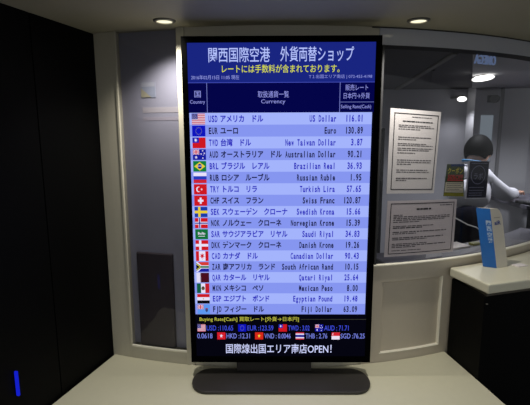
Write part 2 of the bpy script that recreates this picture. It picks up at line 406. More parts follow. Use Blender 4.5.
tb = MB(); tb.raw = True; text_fit(tb, '取扱通貨一覧', -0.0850, 0.0280, 0.4228, 0.0235, HC, P2); tb.build('lettering', scr); tb = MB(); tb.raw = True; text_fit(tb, 'Currency', -0.0730, 0.0150, 0.3955, 0.0185, HC, P2); tb.build('lettering', scr)
tb = MB(); tb.raw = True; text_fit(tb, '販売レート', 0.2330, 0.3150, 0.4455, 0.0215, HC, P2); tb.build('lettering', scr); tb = MB(); tb.raw = True; text_fit(tb, '日本円→外貨', 0.2270, 0.3215, 0.4165, 0.0215, HC, P2); tb.build('lettering', scr)
tb = MB(); tb.raw = True; text_fit(tb, 'Selling Rate(Cash)', 0.2180, 0.3280, 0.3760, 0.0165, HC, P2); tb.build('lettering', scr)

ROWS = [('USD', 'アメリカ　ドル', 'US Dollar', '116.01', 'US'), ('EUR', 'ユーロ', 'Euro', '130.89', 'EU'),
        ('TWD', '台湾　ドル', 'New Taiwan Dollar', '3.87', 'TW'), ('AUD', 'オーストラリア　ドル', 'Australian Dollar', '90.21', 'AU'),
        ('BRL', 'ブラジル　レアル', 'Brazilian Real', '36.93', 'BR'), ('RUB', 'ロシア　ルーブル', 'Russian Ruble', '1.95', 'RU'),
        ('TRY', 'トルコ　リラ', 'Turkish Lira', '57.65', 'TR'), ('CHF', 'スイス　フラン', 'Swiss Franc', '120.87', 'CH'),
        ('SEK', 'スウェーデン　クローナ', 'Swedish Krona', '15.66', 'SE'), ('NOK', 'ノルウェー　クローネ', 'Norwegian Krone', '15.39', 'NO'),
        ('SAR', 'サウジアラビア　リヤル', 'Saudi Riyal', '34.83', 'SA'), ('DKK', 'デンマーク　クローネ', 'Danish Krone', '19.26', 'DK'),
        ('CAD', 'カナダ　ドル', 'Canadian Dollar', '90.43', 'CA'), ('ZAR', '南アフリカ　ランド', 'South African Rand', '10.15', 'ZA'),
        ('QAR', 'カタール　リヤル', 'Qatari Riyal', '25.64', 'QA'), ('MXN', 'メキシコ　ペソ', 'Mexican Peso', '8.00', 'MX'),
        ('EGP', 'エジプト　ポンド', 'Egyptian Pound', '19.48', 'EG'), ('FJD', 'フィジー　ドル', 'Fiji Dollar', '63.09', 'FJ')]
CW = 0.0117
T_BLUE, T_DARK = em((40, 36, 190)), em((18, 18, 62))
for i, (code, jp, en, num, fl) in enumerate(ROWS):
    vb = ROW_T - (i + 1) * PITCHV + 0.0105; tc_ = T_BLUE if i % 2 == 0 else T_DARK
    tb = MB(); tb.raw = True; text_cells(tb, code, -0.2680, vb, CW, 0.030, tc_, P2, 0.03); tb.build('currency_code', scr)
    tb = MB(); tb.raw = True; text_cells(tb, jp, -0.2250, vb + 0.001, 0.0114, 0.0285, tc_, P2, 0.03); tb.build('local_name', scr)
    tb = MB(); tb.raw = True; text_cells(tb, en, 0.2035 - 0.0111 * len(en), vb, 0.0111, 0.030, tc_, P2, 0.03); tb.build('english_name', scr)
    tb = MB(); tb.raw = True; text_cells(tb, num, 0.3020 - 0.0111 * len(num), vb, 0.0111, 0.031, tc_, P2, 0.03); tb.build('rate_value', scr)

# flags -------------------------------------------------------------
RED, BLUE, WHITE, GREEN, YEL = (206, 24, 34), (22, 28, 158), (232, 226, 250), (20, 118, 56), (232, 206, 60)
def flag(kind, u0, u1, v0, v1):
    mb = MB(); mb.raw = True; k = [0]
    def pt(x, y): return (u0 + x * (u1 - u0), 0.0105 - 0.0009 - k[0] * 0.00012, TVZ + v0 + y * (v1 - v0))
    def R(x0, x1, y0, y1, c): k[0] += 1; mb.add([pt(x0, y0), pt(x1, y0), pt(x1, y1), pt(x0, y1)], [(0, 1, 2, 3)], em(c))
    def G(pts, c): k[0] += 1; mb.add([pt(x, y) for x, y in pts], [tuple(range(len(pts)))], em(c))
    def D(x, y, r, c, n=18): G([(x + r * 0.68 * math.cos(2 * PI * i / n), y + r * math.sin(2 * PI * i / n)) for i in range(n)], c)
    def S(x, y, r, c, n=5):
        k[0] += 1
        ring = [pt(x + (r if i % 2 == 0 else r * 0.42) * 0.68 * math.sin(PI * i / n), y + (r if i % 2 == 0 else r * 0.42) * math.cos(PI * i / n)) for i in range(2 * n)]
        mb.add(ring + [pt(x, y)], [(i, (i + 1) % (2 * n), 2 * n) for i in range(2 * n)], em(c))
    def jack(x0, x1, y0, y1):
        R(x0, x1, y0, y1, (30, 34, 140)); w, h = x1 - x0, y1 - y0
        for a, c in ((0.14, WHITE), (0.06, (200, 50, 60))):
            G([(x0, y0), (x0 + a * w, y0), (x1, y1 - a * h), (x1, y1), (x1 - a * w, y1), (x0, y0 + a * h)], c)
            G([(x0, y1), (x0, y1 - a * h), (x1 - a * w, y0), (x1, y0), (x1, y0 + a * h), (x0 + a * w, y1)], c)
        for a, c in ((0.17, WHITE), (0.09, (206, 40, 50))):
            R(x0 + w * (0.5 - a), x0 + w * (0.5 + a), y0, y1, c); R(x0, x1, y0 + h * (0.5 - a), y0 + h * (0.5 + a), c)
    def nordic(bg, c1, c2=None):
        R(0, 1, 0, 1, bg); R(0.28, 0.46, 0, 1, c1); R(0, 1, 0.37, 0.63, c1)
        if c2: R(0.325, 0.415, 0, 1, c2); R(0, 1, 0.44, 0.56, c2)
    if kind == 'US':
        R(0, 1, 0, 1, (228, 208, 224))
        for i in range(0, 7): R(0, 1, i * 2 / 13, (i * 2 + 1) / 13, (196, 60, 82))
        R(0, 0.45, 6 / 13, 1, (44, 44, 132))
        for a in range(5):
            for bb in range(4): S(0.06 + a * 0.083, 0.54 + bb * 0.115, 0.035, WHITE)
    elif kind == 'EU':
        R(0, 1, 0, 1, (14, 20, 190))
        for i in range(12): S(0.5 + 0.22 * math.cos(i * PI / 6), 0.5 + 0.32 * math.sin(i * PI / 6), 0.07, (120, 120, 120))
    elif kind == 'TW':
        R(0, 1, 0, 1, RED); R(0, 0.5, 0.5, 1, (30, 34, 176)); S(0.25, 0.75, 0.2, WHITE, 12); D(0.25, 0.75, 0.1, WHITE)
    elif kind == 'AU':
        R(0, 1, 0, 1, BLUE); jack(0, 0.5, 0.5, 1); S(0.25, 0.25, 0.17, WHITE, 7)
        for x, y in ((0.76, 0.86), (0.64, 0.56), (0.88, 0.62), (0.76, 0.18)): S(x, y, 0.1, WHITE, 7)
        S(0.81, 0.46, 0.06, WHITE)
    elif kind == 'BR':
        R(0, 1, 0, 1, (16, 126, 60)); G([(0.08, 0.5), (0.5, 0.1), (0.92, 0.5), (0.5, 0.9)], YEL); D(0.5, 0.5, 0.24, (26, 40, 140)); R(0.35, 0.65, 0.5, 0.55, WHITE)
    elif kind == 'RU':
        R(0, 1, 0.667, 1, WHITE); R(0, 1, 0.333, 0.667, (36, 60, 190)); R(0, 1, 0, 0.333, (206, 36, 50))
    elif kind == 'TR':
        R(0, 1, 0, 1, RED); D(0.36, 0.5, 0.27, WHITE); D(0.42, 0.5, 0.215, RED); S(0.6, 0.5, 0.13, WHITE)
    elif kind == 'CH':
        R(0, 1, 0, 1, RED); R(0.43, 0.57, 0.2, 0.8, WHITE); R(0.29, 0.71, 0.4, 0.6, WHITE)
    elif kind == 'SE': nordic((24, 60, 170), YEL)
    elif kind == 'NO': nordic(RED, WHITE, (26, 36, 150))
    elif kind == 'DK': nordic(RED, WHITE)
    elif kind == 'SA':
        R(0, 1, 0, 1, (18, 112, 58)); R(0.24, 0.76, 0.27, 0.32, WHITE)
        for i in range(6): R(0.22 + i * 0.1, 0.28 + i * 0.1, 0.45 + 0.03 * (i % 2), 0.72 - 0.05 * (i % 3), WHITE)
    elif kind == 'CA':
        R(0, 1, 0, 1, WHITE); R(0, 0.25, 0, 1, RED); R(0.75, 1, 0, 1, RED); S(0.5, 0.53, 0.32, RED, 7); R(0.49, 0.51, 0.12, 0.4, RED)
    elif kind == 'ZA':
        R(0, 1, 0.5, 1, (214, 60, 50)); R(0, 1, 0, 0.5, (26, 34, 160)); R(0.3, 1, 0.34, 0.66, WHITE)
        G([(0, 1), (0, 0), (0.12, 0), (0.55, 0.5), (0.12, 1)], WHITE); R(0.3, 1, 0.41, 0.59, GREEN); G([(0, 0.92), (0, 0.08), (0.46, 0.5)], GREEN)
        G([(0, 0.84), (0, 0.16), (0.36, 0.5)], YEL); G([(0, 0.76), (0, 0.24), (0.29, 0.5)], (10, 10, 14))
    elif kind == 'QA':
        R(0, 1, 0, 1, (72, 14, 30)); R(0, 0.26, 0, 1, (226, 222, 246))
        for i in range(9): G([(0.26, i / 9), (0.36, (i + 0.5) / 9), (0.26, (i + 1) / 9)], (226, 222, 246))
    elif kind == 'MX':
        R(0, 0.333, 0, 1, (16, 92, 66)); R(0.333, 0.667, 0, 1, WHITE); R(0.667, 1, 0, 1, (196, 30, 44)); D(0.5, 0.5, 0.2, (96, 84, 60)); S(0.5, 0.6, 0.16, (70, 60, 50))
    elif kind == 'EG':
        R(0, 1, 0.667, 1, RED); R(0, 1, 0.333, 0.667, WHITE); R(0, 1, 0, 0.333, (12, 12, 18)); S(0.5, 0.5, 0.12, (200, 170, 80))
    elif kind == 'FJ':
        R(0, 1, 0, 1, (92, 152, 240)); jack(0, 0.5, 0.5, 1); G([(0.64, 0.62), (0.64, 0.34), (0.74, 0.18), (0.84, 0.34), (0.84, 0.62)], (60, 72, 120)); R(0.64, 0.84, 0.54, 0.64, (150, 60, 90))
    elif kind == 'HK':
        R(0, 1, 0, 1, (214, 30, 44)); S(0.5, 0.5, 0.3, WHITE)
    elif kind == 'VN':
        R(0, 1, 0, 1, (214, 40, 26)); S(0.5, 0.5, 0.28, (246, 224, 70))
    elif kind == 'TH':
        R(0, 1, 0, 1, (206, 50, 70)); R(0, 1, 0.167, 0.833, WHITE); R(0, 1, 0.333, 0.667, (40, 40, 150))
    elif kind == 'SG':
        R(0, 1, 0, 1, (236, 224, 244)); R(0, 1, 0.5, 1, (214, 36, 50)); D(0.2, 0.75, 0.16, WHITE); D(0.25, 0.75, 0.14, (214, 36, 50))
    o = mb.build('flag', scr); return o
for i, row in enumerate(ROWS):
    v1 = ROW_T - i * PITCHV - 0.0025; flag(row[4], -0.3285, -0.2795, v1 - PITCHV + 0.004, v1)
FLV = (-0.4990, -0.4645); FLV2 = (-0.5325, -0.4985)
for kd, u0, u1, (v0, v1) in (('US', -0.3310, -0.2990, FLV), ('EU', -0.1690, -0.1370, FLV), ('TW', -0.0080, 0.0250, FLV), ('AU', 0.1370, 0.1690, FLV),
                             ('HK', -0.2530, -0.2205, FLV2), ('VN', -0.1020, -0.0695, FLV2), ('TH', 0.0600, 0.0935, FLV2), ('SG', 0.2030, 0.2355, FLV2)):
    flag(kd, u0, u1, v0 + 0.002, v1 - 0.002)
tb = MB(); tb.raw = True
tb = MB(); tb.raw = True; text_fit(tb, 'Buying Rate[Cash] 買取レート[外貨→日本円]', -0.3220, 0.0720, -0.4455, 0.0220, em((196, 196, 70)), P2, 0.004); tb.build('lettering', scr)
B1, B2 = em((64, 78, 226)), em((120, 130, 226))
for s_, u0, u1 in (('USD :110.65', -0.2950, -0.1890), ('EUR :123.59', -0.1320, -0.0290), ('TWD : 3.02', 0.0300, 0.1150), ('AUD : 71.71', 0.1730, 0.2700)):
    tb = MB(); tb.raw = True; text_fit(tb, s_, u0, u1, -0.4820, 0.0215, B1, P2, 0.006); tb.build('ticker_rate', scr)
for s_, u0, u1 in (('0.0618', -0.3330, -0.2720), ('HKD :12.31', -0.2165, -0.1225), ('VND : 0.0046', -0.0650, 0.0400), ('THB : 2.76', 0.0990, 0.1860), ('SGD :76.25', 0.2390, 0.3345)):
    tb = MB(); tb.raw = True; text_fit(tb, s_, u0, u1, -0.5157, 0.0215, B2, P2, 0.006); tb.build('ticker_rate', scr)
tb = MB(); tb.raw = True; text_fit(tb, '国際線出国エリア南店OPEN！', -0.2190, 0.2040, -0.5700, 0.0410, em((206, 212, 255)), P2, 0.008); tb.build('lettering', scr)

# ---------------------------------------------------------------- notices behind the glass
def on_glass(x0, x1, z0, z1, r):
    """maps unit square to the curved pane; x runs left to right"""
    t0, t1 = thr(x0, r), thr(x1, r)
    def P(u, v, off=0.0):
        X, Y = pol(t0 + (t1 - t0) * u, r + off); return (X, Y, z0 + v * (z1 - z0))
    return P
RN = RAD - 0.012
def quad_glass(tl, tr, br, bl, r):
    """maps unit square to a four-cornered sheet lying on the curved pane; corners are (x, z)"""
    a = [(thr(q[0] * 0.990, r), 1.55 + (q[1] - 1.55) * 0.990) for q in (tl, tr, br, bl)]
    def P(u, v, off=0.0):
        t, z = [(a[3][k] * (1 - u) + a[2][k] * u) * (1 - v) + (a[0][k] * (1 - u) + a[1][k] * u) * v for k in (0, 1)]
        X, Y = pol(t, r + off); return (X, Y, z)
    return P
def sheet(mb, P, m, shear=None, n=8, thick=0.0012):
    vv = []; ff = []
    sh = shear or (lambda u, v: (u, v))
    for i in range(n + 1):
        for v in (0, 1):
            a = sh(i / n, v); vv += [P(a[0], a[1], 0), P(a[0], a[1], -thick)]
    for i in range(n):
        a, b_ = i * 4, i * 4 + 4
        ff += [(a, b_, b_ + 2, a + 2), (a + 1, a + 3, b_ + 3, b_ + 1), (a, a + 1, b_ + 1, b_), (a + 2, b_ + 2, b_ + 3, a + 3)]
    ff += [(0, 2, 3, 1), (n * 4, n * 4 + 1, n * 4 + 3, n * 4 + 2)]
    mb.add(vv, ff, m)
def patch(mb, P, u0, u1, v0, v1, m, off=0.0006, n=3):
    vv = []; 
    for i in range(n + 1):
        u = u0 + (u1 - u0) * i / n; vv += [P(u, v0, off), P(u, v1, off)]
    mb.add(vv, [(2 * i, 2 * i + 2, 2 * i + 3, 2 * i + 1) for i in range(n)], m)
def lines(mb, P, u0, u1, spec, m, hgt):
    """rows of print too small to read: broken dark strokes"""
    for v, frac, hk in spec:
        u = u0; end = u0 + (u1 - u0) * frac
        while u < end:
            wl = random.uniform(0.02, 0.09); e = min(end, u + wl)
            patch(mb, P, u, e, v - hgt * hk / 2, v + hgt * hk / 2, m, n=1); u = e + random.uniform(0.006, 0.014)
def frame_lines(mb, P, a, b_, c_, d_, w_, h_, m):
    patch(mb, P, a, b_, d_ - h_, d_, m, n=8); patch(mb, P, a, b_, c_, c_ + h_, m, n=8)
    patch(mb, P, a, a + w_, c_, d_, m, n=1); patch(mb, P, b_ - w_, b_, c_, d_, m, n=1)
INKS = mat('soft_ink', (120, 113, 114), 0.7)
nt_ = empty('notice', (*pol(th(0.59), RN), 1.30)); tag(nt_, 'tall portrait notice with a black border taped high behind the window', 'notice')
def local(P, o): return lambda u, v, off=0.0: tuple(Vector(P(u, v, off)) - o.location)
P = local(quad_glass((0.497, 1.643), (0.722, 1.629), (0.710, 1.295), (0.495, 1.302), RN), nt_)
m_ = MB(); sheet(m_, P, PAPER); m_.build('paper', nt_)
m_ = MB(); m_.raw = True
frame_lines(m_, P, 0.075, 0.955, 0.045, 0.955, 0.016, 0.010, INK)
lines(m_, P, 0.42, 0.82, [(0.915, 1, 0.8)], INKG, 0.011)
lines(m_, P, 0.24, 0.84, [(0.862, 1, 1.2)], INK, 0.011)
lines(m_, P, 0.17, 0.88, [(0.815, 0.9, 1), (0.795, 1, 1), (0.770, 0.6, 1)], INKG, 0.010)
lines(m_, P, 0.17, 0.88, [(0.675, 0.95, 1), (0.650, 0.5, 1)], INKG, 0.010)
lines(m_, P, 0.17, 0.88, [(0.600, 0.8, 1), (0.580, 1, 1), (0.545, 1, 1), (0.523, 0.9, 1), (0.490, 0.5, 1)], INKG, 0.009)
lines(m_, P, 0.17, 0.88, [(0.405, 1, 1), (0.380, 0.98, 1), (0.355, 0.4, 1)], INKG, 0.010)
lines(m_, P, 0.17, 0.88, [(0.285, 0.9, 1), (0.260, 0.95, 1)], INKG, 0.010)
lines(m_, P, 0.17, 0.88, [(0.185, 0.9, 1.3), (0.160, 0.3, 1)], INKG, 0.010)
m_.build('print', nt_)
nt2 = empty('notice', (*pol(th(0.65), RN), 1.04)); tag(nt2, 'landscape notice with a black border taped just above the window sill', 'notice')
P = local(quad_glass((0.501, 1.271), (0.828, 1.263), (0.826, 1.030), (0.496, 1.034), RN), nt2)
m_ = MB(); sheet(m_, P, mat('grey_white_paper', (206, 194, 196), 0.7, noise=0.02)); m_.build('paper', nt2)
m_ = MB(); m_.raw = True
frame_lines(m_, P, 0.045, 0.960, 0.045, 0.955, 0.010, 0.014, INK)
lines(m_, P, 0.74, 0.92, [(0.905, 1, 1)], INKG, 0.016)
lines(m_, P, 0.40, 0.62, [(0.845, 1, 2.0)], INK, 0.015)
lines(m_, P, 0.09, 0.90, [(0.745, 0.15, 1), (0.715, 1, 1), (0.685, 1, 1), (0.655, 0.9, 1), (0.62, 0.45, 1)], INKG, 0.014)
lines(m_, P, 0.09, 0.90, [(0.545, 0.7, 1), (0.515, 0.5, 1.4)], INKG, 0.014)
lines(m_, P, 0.09, 0.90, [(0.440, 0.95, 1.2), (0.410, 0.4, 1)], INKG, 0.014)
lines(m_, P, 0.09, 0.90, [(0.335, 0.9, 1.2), (0.305, 0.6, 1)], INKG, 0.014)
lines(m_, P, 0.09, 0.90, [(0.225, 0.6, 1), (0.195, 0.95, 1.2), (0.165, 0.4, 1)], INKG, 0.014)
lines(m_, P, 0.09, 0.90, [(0.105, 0.5, 1)], INKG, 0.014)
m_.build('print', nt2)
# colourful flyer
fy = empty('flyer', (*pol(th(0.79), RN), 1.27)); tag(fy, 'small bright flyer with yellow and red lettering on dark green', 'flyer')
P = local(quad_glass((0.767, 1.415), (0.854, 1.413), (0.862, 1.272), (0.758, 1.280), RN), fy)
m_ = MB(); sheet(m_, P, mat('flyer_green', (64, 74, 50), 0.6, spec=0.1)); m_.build('paper', fy)
m_ = MB(); m_.raw = True
FY, FR, FPk, FOl, FBl = mat('flyer_yellow', (176, 164, 50), 0.6, spec=0.1), mat('flyer_red', (168, 62, 60), 0.6, spec=0.1), mat('flyer_pale', (188, 180, 160), 0.6, spec=0.1), mat('flyer_olive', (120, 116, 30), 0.6, spec=0.1), mat('flyer_blue', (40, 56, 96), 0.6, spec=0.1)
patch(m_, P, 0.22, 1.0, 0.93, 1.0, FBl); patch(m_, P, 0.02, 0.95, 0.12, 0.44, FPk); patch(m_, P, 0.0, 1.0, 0.0, 0.11, FOl)
patch(m_, P, 0.10, 0.95, 0.48, 0.52, FR)
def F2(u, v): return P(u, v, 0.0009)
text_fit(m_, 'クーポン', 0.06, 0.92, 0.80, 0.19, FY, F2, 0.02)
text_fit(m_, '50%OFF', 0.10, 0.94, 0.60, 0.15, FR, F2, 0.03)
lines(m_, P, 0.10, 0.92, [(0.40, 1, 1), (0.34, 0.9, 1), (0.28, 1, 1), (0.22, 0.8, 1), (0.17, 1, 1)], INKG, 0.022)
m_.build('print', fy)
# navy flyer
fn = empty('flyer', (*pol(th(0.91), RN), 1.26)); tag(fn, 'small navy flyer with a pale circle emblem in front of the clerk', 'flyer')
P = local(quad_glass((0.875, 1.425), (0.993, 1.421), (0.990, 1.255), (0.870, 1.262), RN), fn)
m_ = MB(); sheet(m_, P, mat('flyer_white_edge', (176, 174, 186), 0.6, spec=0.1)); m_.build('paper', fn)
m_ = MB(); m_.raw = True
NV, NP = mat('flyer_navy', (16, 17, 40), 0.5, spec=0.1), mat('flyer_pale_print', (112, 112, 138), 0.6, spec=0.1)
def F3(u, v): return P(u, v, 0.0011)
patch(m_, P, 0.06, 0.97, 0.02, 0.99, NV)
lines(m_, lambda u, v, off=0: P(u, v, 0.0011), 0.14, 0.90, [(0.94, 1, 1), (0.30, 0.9, 1), (0.22, 0.9, 1), (0.15, 0.8, 1), (0.09, 0.8, 1)], NP, 0.018)
ring = []; n = 36
for i in range(n):
    for rr in (1.0, 0.93): ring.append(F3(0.50 + 0.34 * rr * math.cos(2 * PI * i / n), 0.635 + 0.25 * rr * math.sin(2 * PI * i / n)))
m_.add(ring, [(2 * i, 2 * ((i + 1) % n), 2 * ((i + 1) % n) + 1, 2 * i + 1) for i in range(n)], NP)
text_fit(m_, 'ラボ', 0.30, 0.72, 0.60, 0.17, NP, F3, 0.0)
m_.build('print', fn)

# reflection of shop letters in the glass, built as glowing reversed letters
sg = empty('reflected_letters', (*pol(th(0.92), RAD - 0.06), 1.80)); tag(sg, 'pale blue reversed letters standing in for a shop reflection at the top of the window', 'sign')
tx = MB(); tx.raw = True
P = local(on_glass(0.880, 0.997, 1.828, 1.872, RAD - 0.045), sg)
text_fit(tx, 'OMEGA', 1.0, 0.0, 0.50, 0.86, em((84, 98, 128)), lambda u, v: P(u, v), 0.014)
o = tx.build('letters', sg)
sm = o.modifiers.new('depth', 'SOLIDIFY'); sm.thickness = 0.006; sm.offset = 0

# ---------------------------------------------------------------- things on the sill and counter
b = MB(); PP = on_glass(0.687, 0.766, 1.0165, 1.034, RAD - 0.020); sheet(b, PP, mat('pale_card', (200, 198, 208), 0.6)); tag(b.build('name_card'), 'small blank pale card standing on the sill under the landscape notice', 'card')

# leaflet carton on the counter: blue side, white front with a rounded shoulder
zt = 0.975
M_ = Vector((0.985, 1.760)); Lc = Vector((0.939, 1.786)); Rc = Vector((1.046, 1.784))
e1 = (Rc - M_); wd = 0.064; e1n = e1.normalized(); e2 = (Lc - M_); dp = e2.length; e2n = e2.normalized()
bx_ = empty('leaflet_carton', (M_.x, M_.y, zt)); tag(bx_, 'blue and white leaflet carton leaning a little and standing on the cream counter', 'carton')
HB = 0.256
prof = [(0, 0), (wd, 0), (wd, HB - 0.045), (wd - 0.004, HB - 0.026), (wd - 0.012, HB - 0.011), (wd - 0.024, HB - 0.002), (0, HB)]
def B3(a, c_, h): q = e1n * a + e2n * c_; return (q.x - 0.165 * h, q.y + 0.05 * h, h)   # the carton leans back in its tray
WCARD = mat('carton_white', (196, 190, 176), 0.5, noise=0.03); BCARD = mat('carton_blue', (22, 94, 168), 0.45, noise=0.18, scale=14)
n = len(prof)
b = MB(); b.add([B3(a, 0, h) for a, h in prof] + [B3(a, dp, h) for a, h in prof],
    [tuple(range(n)), tuple(range(2 * n - 1, n - 1, -1))] + [(i, (i + 1) % n, n + (i + 1) % n, n + i) for i in range(n - 1)], WCARD)
b.build('carton_body', bx_)
b = MB(); b.add([B3(-0.0006, 0.0, 0.001), B3(-0.0006, dp, 0.001), B3(-0.0006, dp, HB), B3(-0.0006, 0.0, HB), B3(0.0, 0.0, 0.001), B3(0.0, dp, 0.001), B3(0.0, dp, HB), B3(0.0, 0.0, HB)],
    [(0, 1, 2, 3), (0, 4, 5, 1), (2, 6, 7, 3), (0, 3, 7, 4), (1, 5, 6, 2), (4, 7, 6, 5)], BCARD)
sp = b.build('side_panel', bx_); sp['label'] = 'blue side'
tx = MB(); tx.raw = True
PALE = mat('carton_pale_print', (168, 186, 206), 0.5)
for i, ch in enumerate('関西空港'):
    text_fit(tx, ch, 0.40 * dp, 0.04 * dp, HB - 0.062 - i * 0.025, 0.021, PALE, lambda u, v: B3(-0.0012, u, v), 0.02)
tx.build('side_print', bx_)
tx = MB(); tx.raw = True
text_fit(tx, 'aiR', 0.014, 0.050, HB - 0.062, 0.018, mat('carton_navy_print', (24, 54, 130), 0.5), lambda u, v: B3(u, -0.0008, v), 0.03)
lines(tx, lambda u, v, off=0: B3(u, -0.0006, v), 0.014, 0.050, [(HB - 0.040, 1, 0.003)], mat('carton_grey_print', (150, 146, 136), 0.6), 1.0)
tx.build('front_print', bx_)
b = MB(); b.prism([(x, y) for x, y in ((0, 0), (0.05, 0.016), (0.037, 0.047), (-0.013, 0.031))], 0, 0.004, PAPER)
tag(b.build('leaflet_stack', loc=(1.085, 1.772, zt)), 'small flat stack of white leaflets to the right of the carton', 'leaflets')

# ---------------------------------------------------------------- reflections on the lavender panel, built as objects behind its glass
RB = RAD - 0.018
def arc_thing(name, x0, x1, z0, z1, m, label, cat, thick=0.03, bevel=0.0):
    b_ = MB(); arc_box(b_, thr(x0, RB), thr(x1, RB), z0, z1, RAD - 0.036, RAD - 0.036 + thick, m, 4); return tag(b_.build(name, bevel=bevel), label, cat)
b = MB(); arc_box(b, T_L + 0.02, LP2 - 0.001, 0.60, 0.632, RAD - 0.05, RAD - 0.01, LAV); tag(b.build('trim_12'), kind='structure')
arc_thing('reflection_box', -0.548, -0.386, 0.632, 1.052, mat('dark_grey_reflection', (74, 66, 72), 0.6), 'dark grey upright box standing in for a reflection on the lavender glass', 'box', 0.016, 0.006)
arc_thing('reflection_strip', -0.494, -0.3015, 1.629, 1.650, mat('pale_strip_reflection', (186, 180, 186), 0.5), 'pale narrow strip standing in for a reflection on the lavender panel, upper of two', 'strip', 0.0008)
arc_thing('reflection_strip', -0.494, -0.3015, 1.598, 1.612, mat('dim_strip_reflection', (176, 170, 182), 0.5), 'dim thin strip standing in for a reflection on the lavender panel, lower of two', 'strip', 0.0008)
pc = empty('reflection_card', (*pol(th(-0.462), RAD - 0.034), 1.688)); tag(pc, 'small blue and yellow shape standing in for a picture reflected on the lavender glass', 'card')
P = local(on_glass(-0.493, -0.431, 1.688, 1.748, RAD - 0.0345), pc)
m_ = MB(); sheet(m_, P, mat('reflection_blue_grey', (158, 164, 182), 0.5)); m_.build('paper', pc)  # sheet standing in for the reflected picture
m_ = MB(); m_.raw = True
m_.add([P(0.02, 0.02, 0.0006), P(0.70, 0.02, 0.0006), P(0.02, 0.62, 0.0006)], [(0, 1, 2)], mat('reflection_yellow', (176, 170, 146), 0.5))
patch(m_, P, 0.02, 0.98, 0.70, 0.98, mat('reflection_pale', (178, 180, 192), 0.5)); m_.build('reflected_picture', pc)

# small blue light strip at the end of the black wall
q = A0 + d * 0.525 - nrm * 0.004
b = MB(); b.box(-0.003, 0.003, -0.006, 0.006, 0, 0.085, em((20, 32, 200), 1.0)); tag(b.build('indicator_light', loc=(q.x, q.y, 0.70), rz=math.atan2(d.y, d.x)), 'thin glowing blue light strip low on the black wall', 'light')

# ---------------------------------------------------------------- office furniture
DK = mat('dark_cabinet', (44, 45, 50), 0.5)
cb = empty('cabinet', (0.55, 2.4, 0)); tag(cb, 'tall dark cabinet behind the window beside the portrait notice', 'cabinet')
b = MB(); b.box(-0.18, 0.118, 0.02, 0.40, 0, 1.57, DK); b.build('body', cb, bevel=0.004)
b = MB(); b.box(-0.175, 0.113, 0.0, 0.02, 0.05, 1.55, mat('dark_cabinet_door', (52, 53, 58), 0.4)); dr = b.build('door', cb, bevel=0.003)
b = MB(); b.tube([(0.085, -0.02, 0.95), (0.085, -0.02, 1.08)], 0.005, CHROME); b.box(0.082, 0.088, -0.02, 0.0, 0.955, 0.965, CHROME); b.box(0.082, 0.088, -0.02, 0.0, 1.065, 1.075, CHROME); b.build('handle', dr)
# worktop inside, right behind the glass
DESK = mat('grey_worktop', (98, 96, 108), 0.5)
dk = empty('worktop', (1.1, 2.1, 0)); tag(dk, 'grey worktop running along the inside of the window', 'worktop')
inner = arc_line(th(0.50), th(1.54), RAD - 0.0095, 20)
outer = arc_line(th(0.50), th(1.54), RAD - 0.15, 20)
pp = inner + outer[::-1]
prism_part('top', pp, 1.0065, 1.016, DESK, dk, 0.003)
i2 = arc_line(th(0.52), th(1.52), RAD - 0.06, 20); o2 = arc_line(th(0.52), th(1.52), RAD - 0.12, 20)
prism_part('front_panel', i2 + o2[::-1], 0.0, 1.0065, DK, dk)
b = MB(); b.prism([(0, 0), (0.12, 0.05), (0.09, 0.13), (-0.03, 0.08)], 0, 0.006, PAPER); tag(b.build('paper_stack', loc=(0.84, 1.90, 1.0165)), 'loose white papers on the worktop behind the landscape notice', 'papers')
b = MB(); b.prism([(0, 0), (0.045, 0.018), (0.035, 0.045), (-0.01, 0.027)], 0, 0.010, mat('olive_pad', (120, 118, 52), 0.6)); tag(b.build('memo_pad', loc=(0.985, 1.975, 1.0165)), 'small olive memo pad on the worktop left of the carton', 'memo pad')
b = MB(); b.tube([(0.80, 1.90, 1.0205), (0.805, 1.905, 1.06), (0.82, 1.91, 1.12), (0.845, 1.925, 1.155), (0.875, 1.94, 1.158), (0.91, 1.955, 1.140), (0.95, 1.975, 1.119), (1.005, 2.0, 1.100), (1.045, 2.015, 1.075), (1.055, 2.01, 1.04), (1.06, 2.005, 1.0205)], 0.003, mat('white_cable', (220, 220, 224), 0.4))
tag(b.build('cable', smooth=True), 'white cable arching over the worktop between the landscape notice and the carton', 'cable')
# side desk the clerk reaches to
sd = empty('side_desk', (2.03, 3.05, 0)); tag(sd, 'grey side desk under the hands of the clerk', 'desk')
b = MB(); b.box(-0.28, 0.75, -0.22, 0.35, 1.030, 1.060, DESK); b.build('top', sd, bevel=0.004)
b = MB(); b.box(-0.26, 0.73, -0.20, 0.33, 0.0, 1.030, GWALL); b.build('base', sd)
ca = empty('calculator', (1.79, 2.90, 1.0605), 0.3); tag(ca, 'small dark calculator by the hand of the clerk', 'calculator')
b = MB(); b.box(-0.04, 0.04, -0.06, 0.06, 0, 0.018, mat('dark_plastic', (34, 34, 38), 0.4)); b.build('body', ca, bevel=0.004)
b = MB()
for i in range(4):
    for j in range(4): b.box(-0.032 + i * 0.017, -0.020 + i * 0.017, -0.05 + j * 0.018, -0.037 + j * 0.018, 0.018, 0.021, mat('key_grey', (100, 100, 104), 0.5))
b.build('keypad', ca)
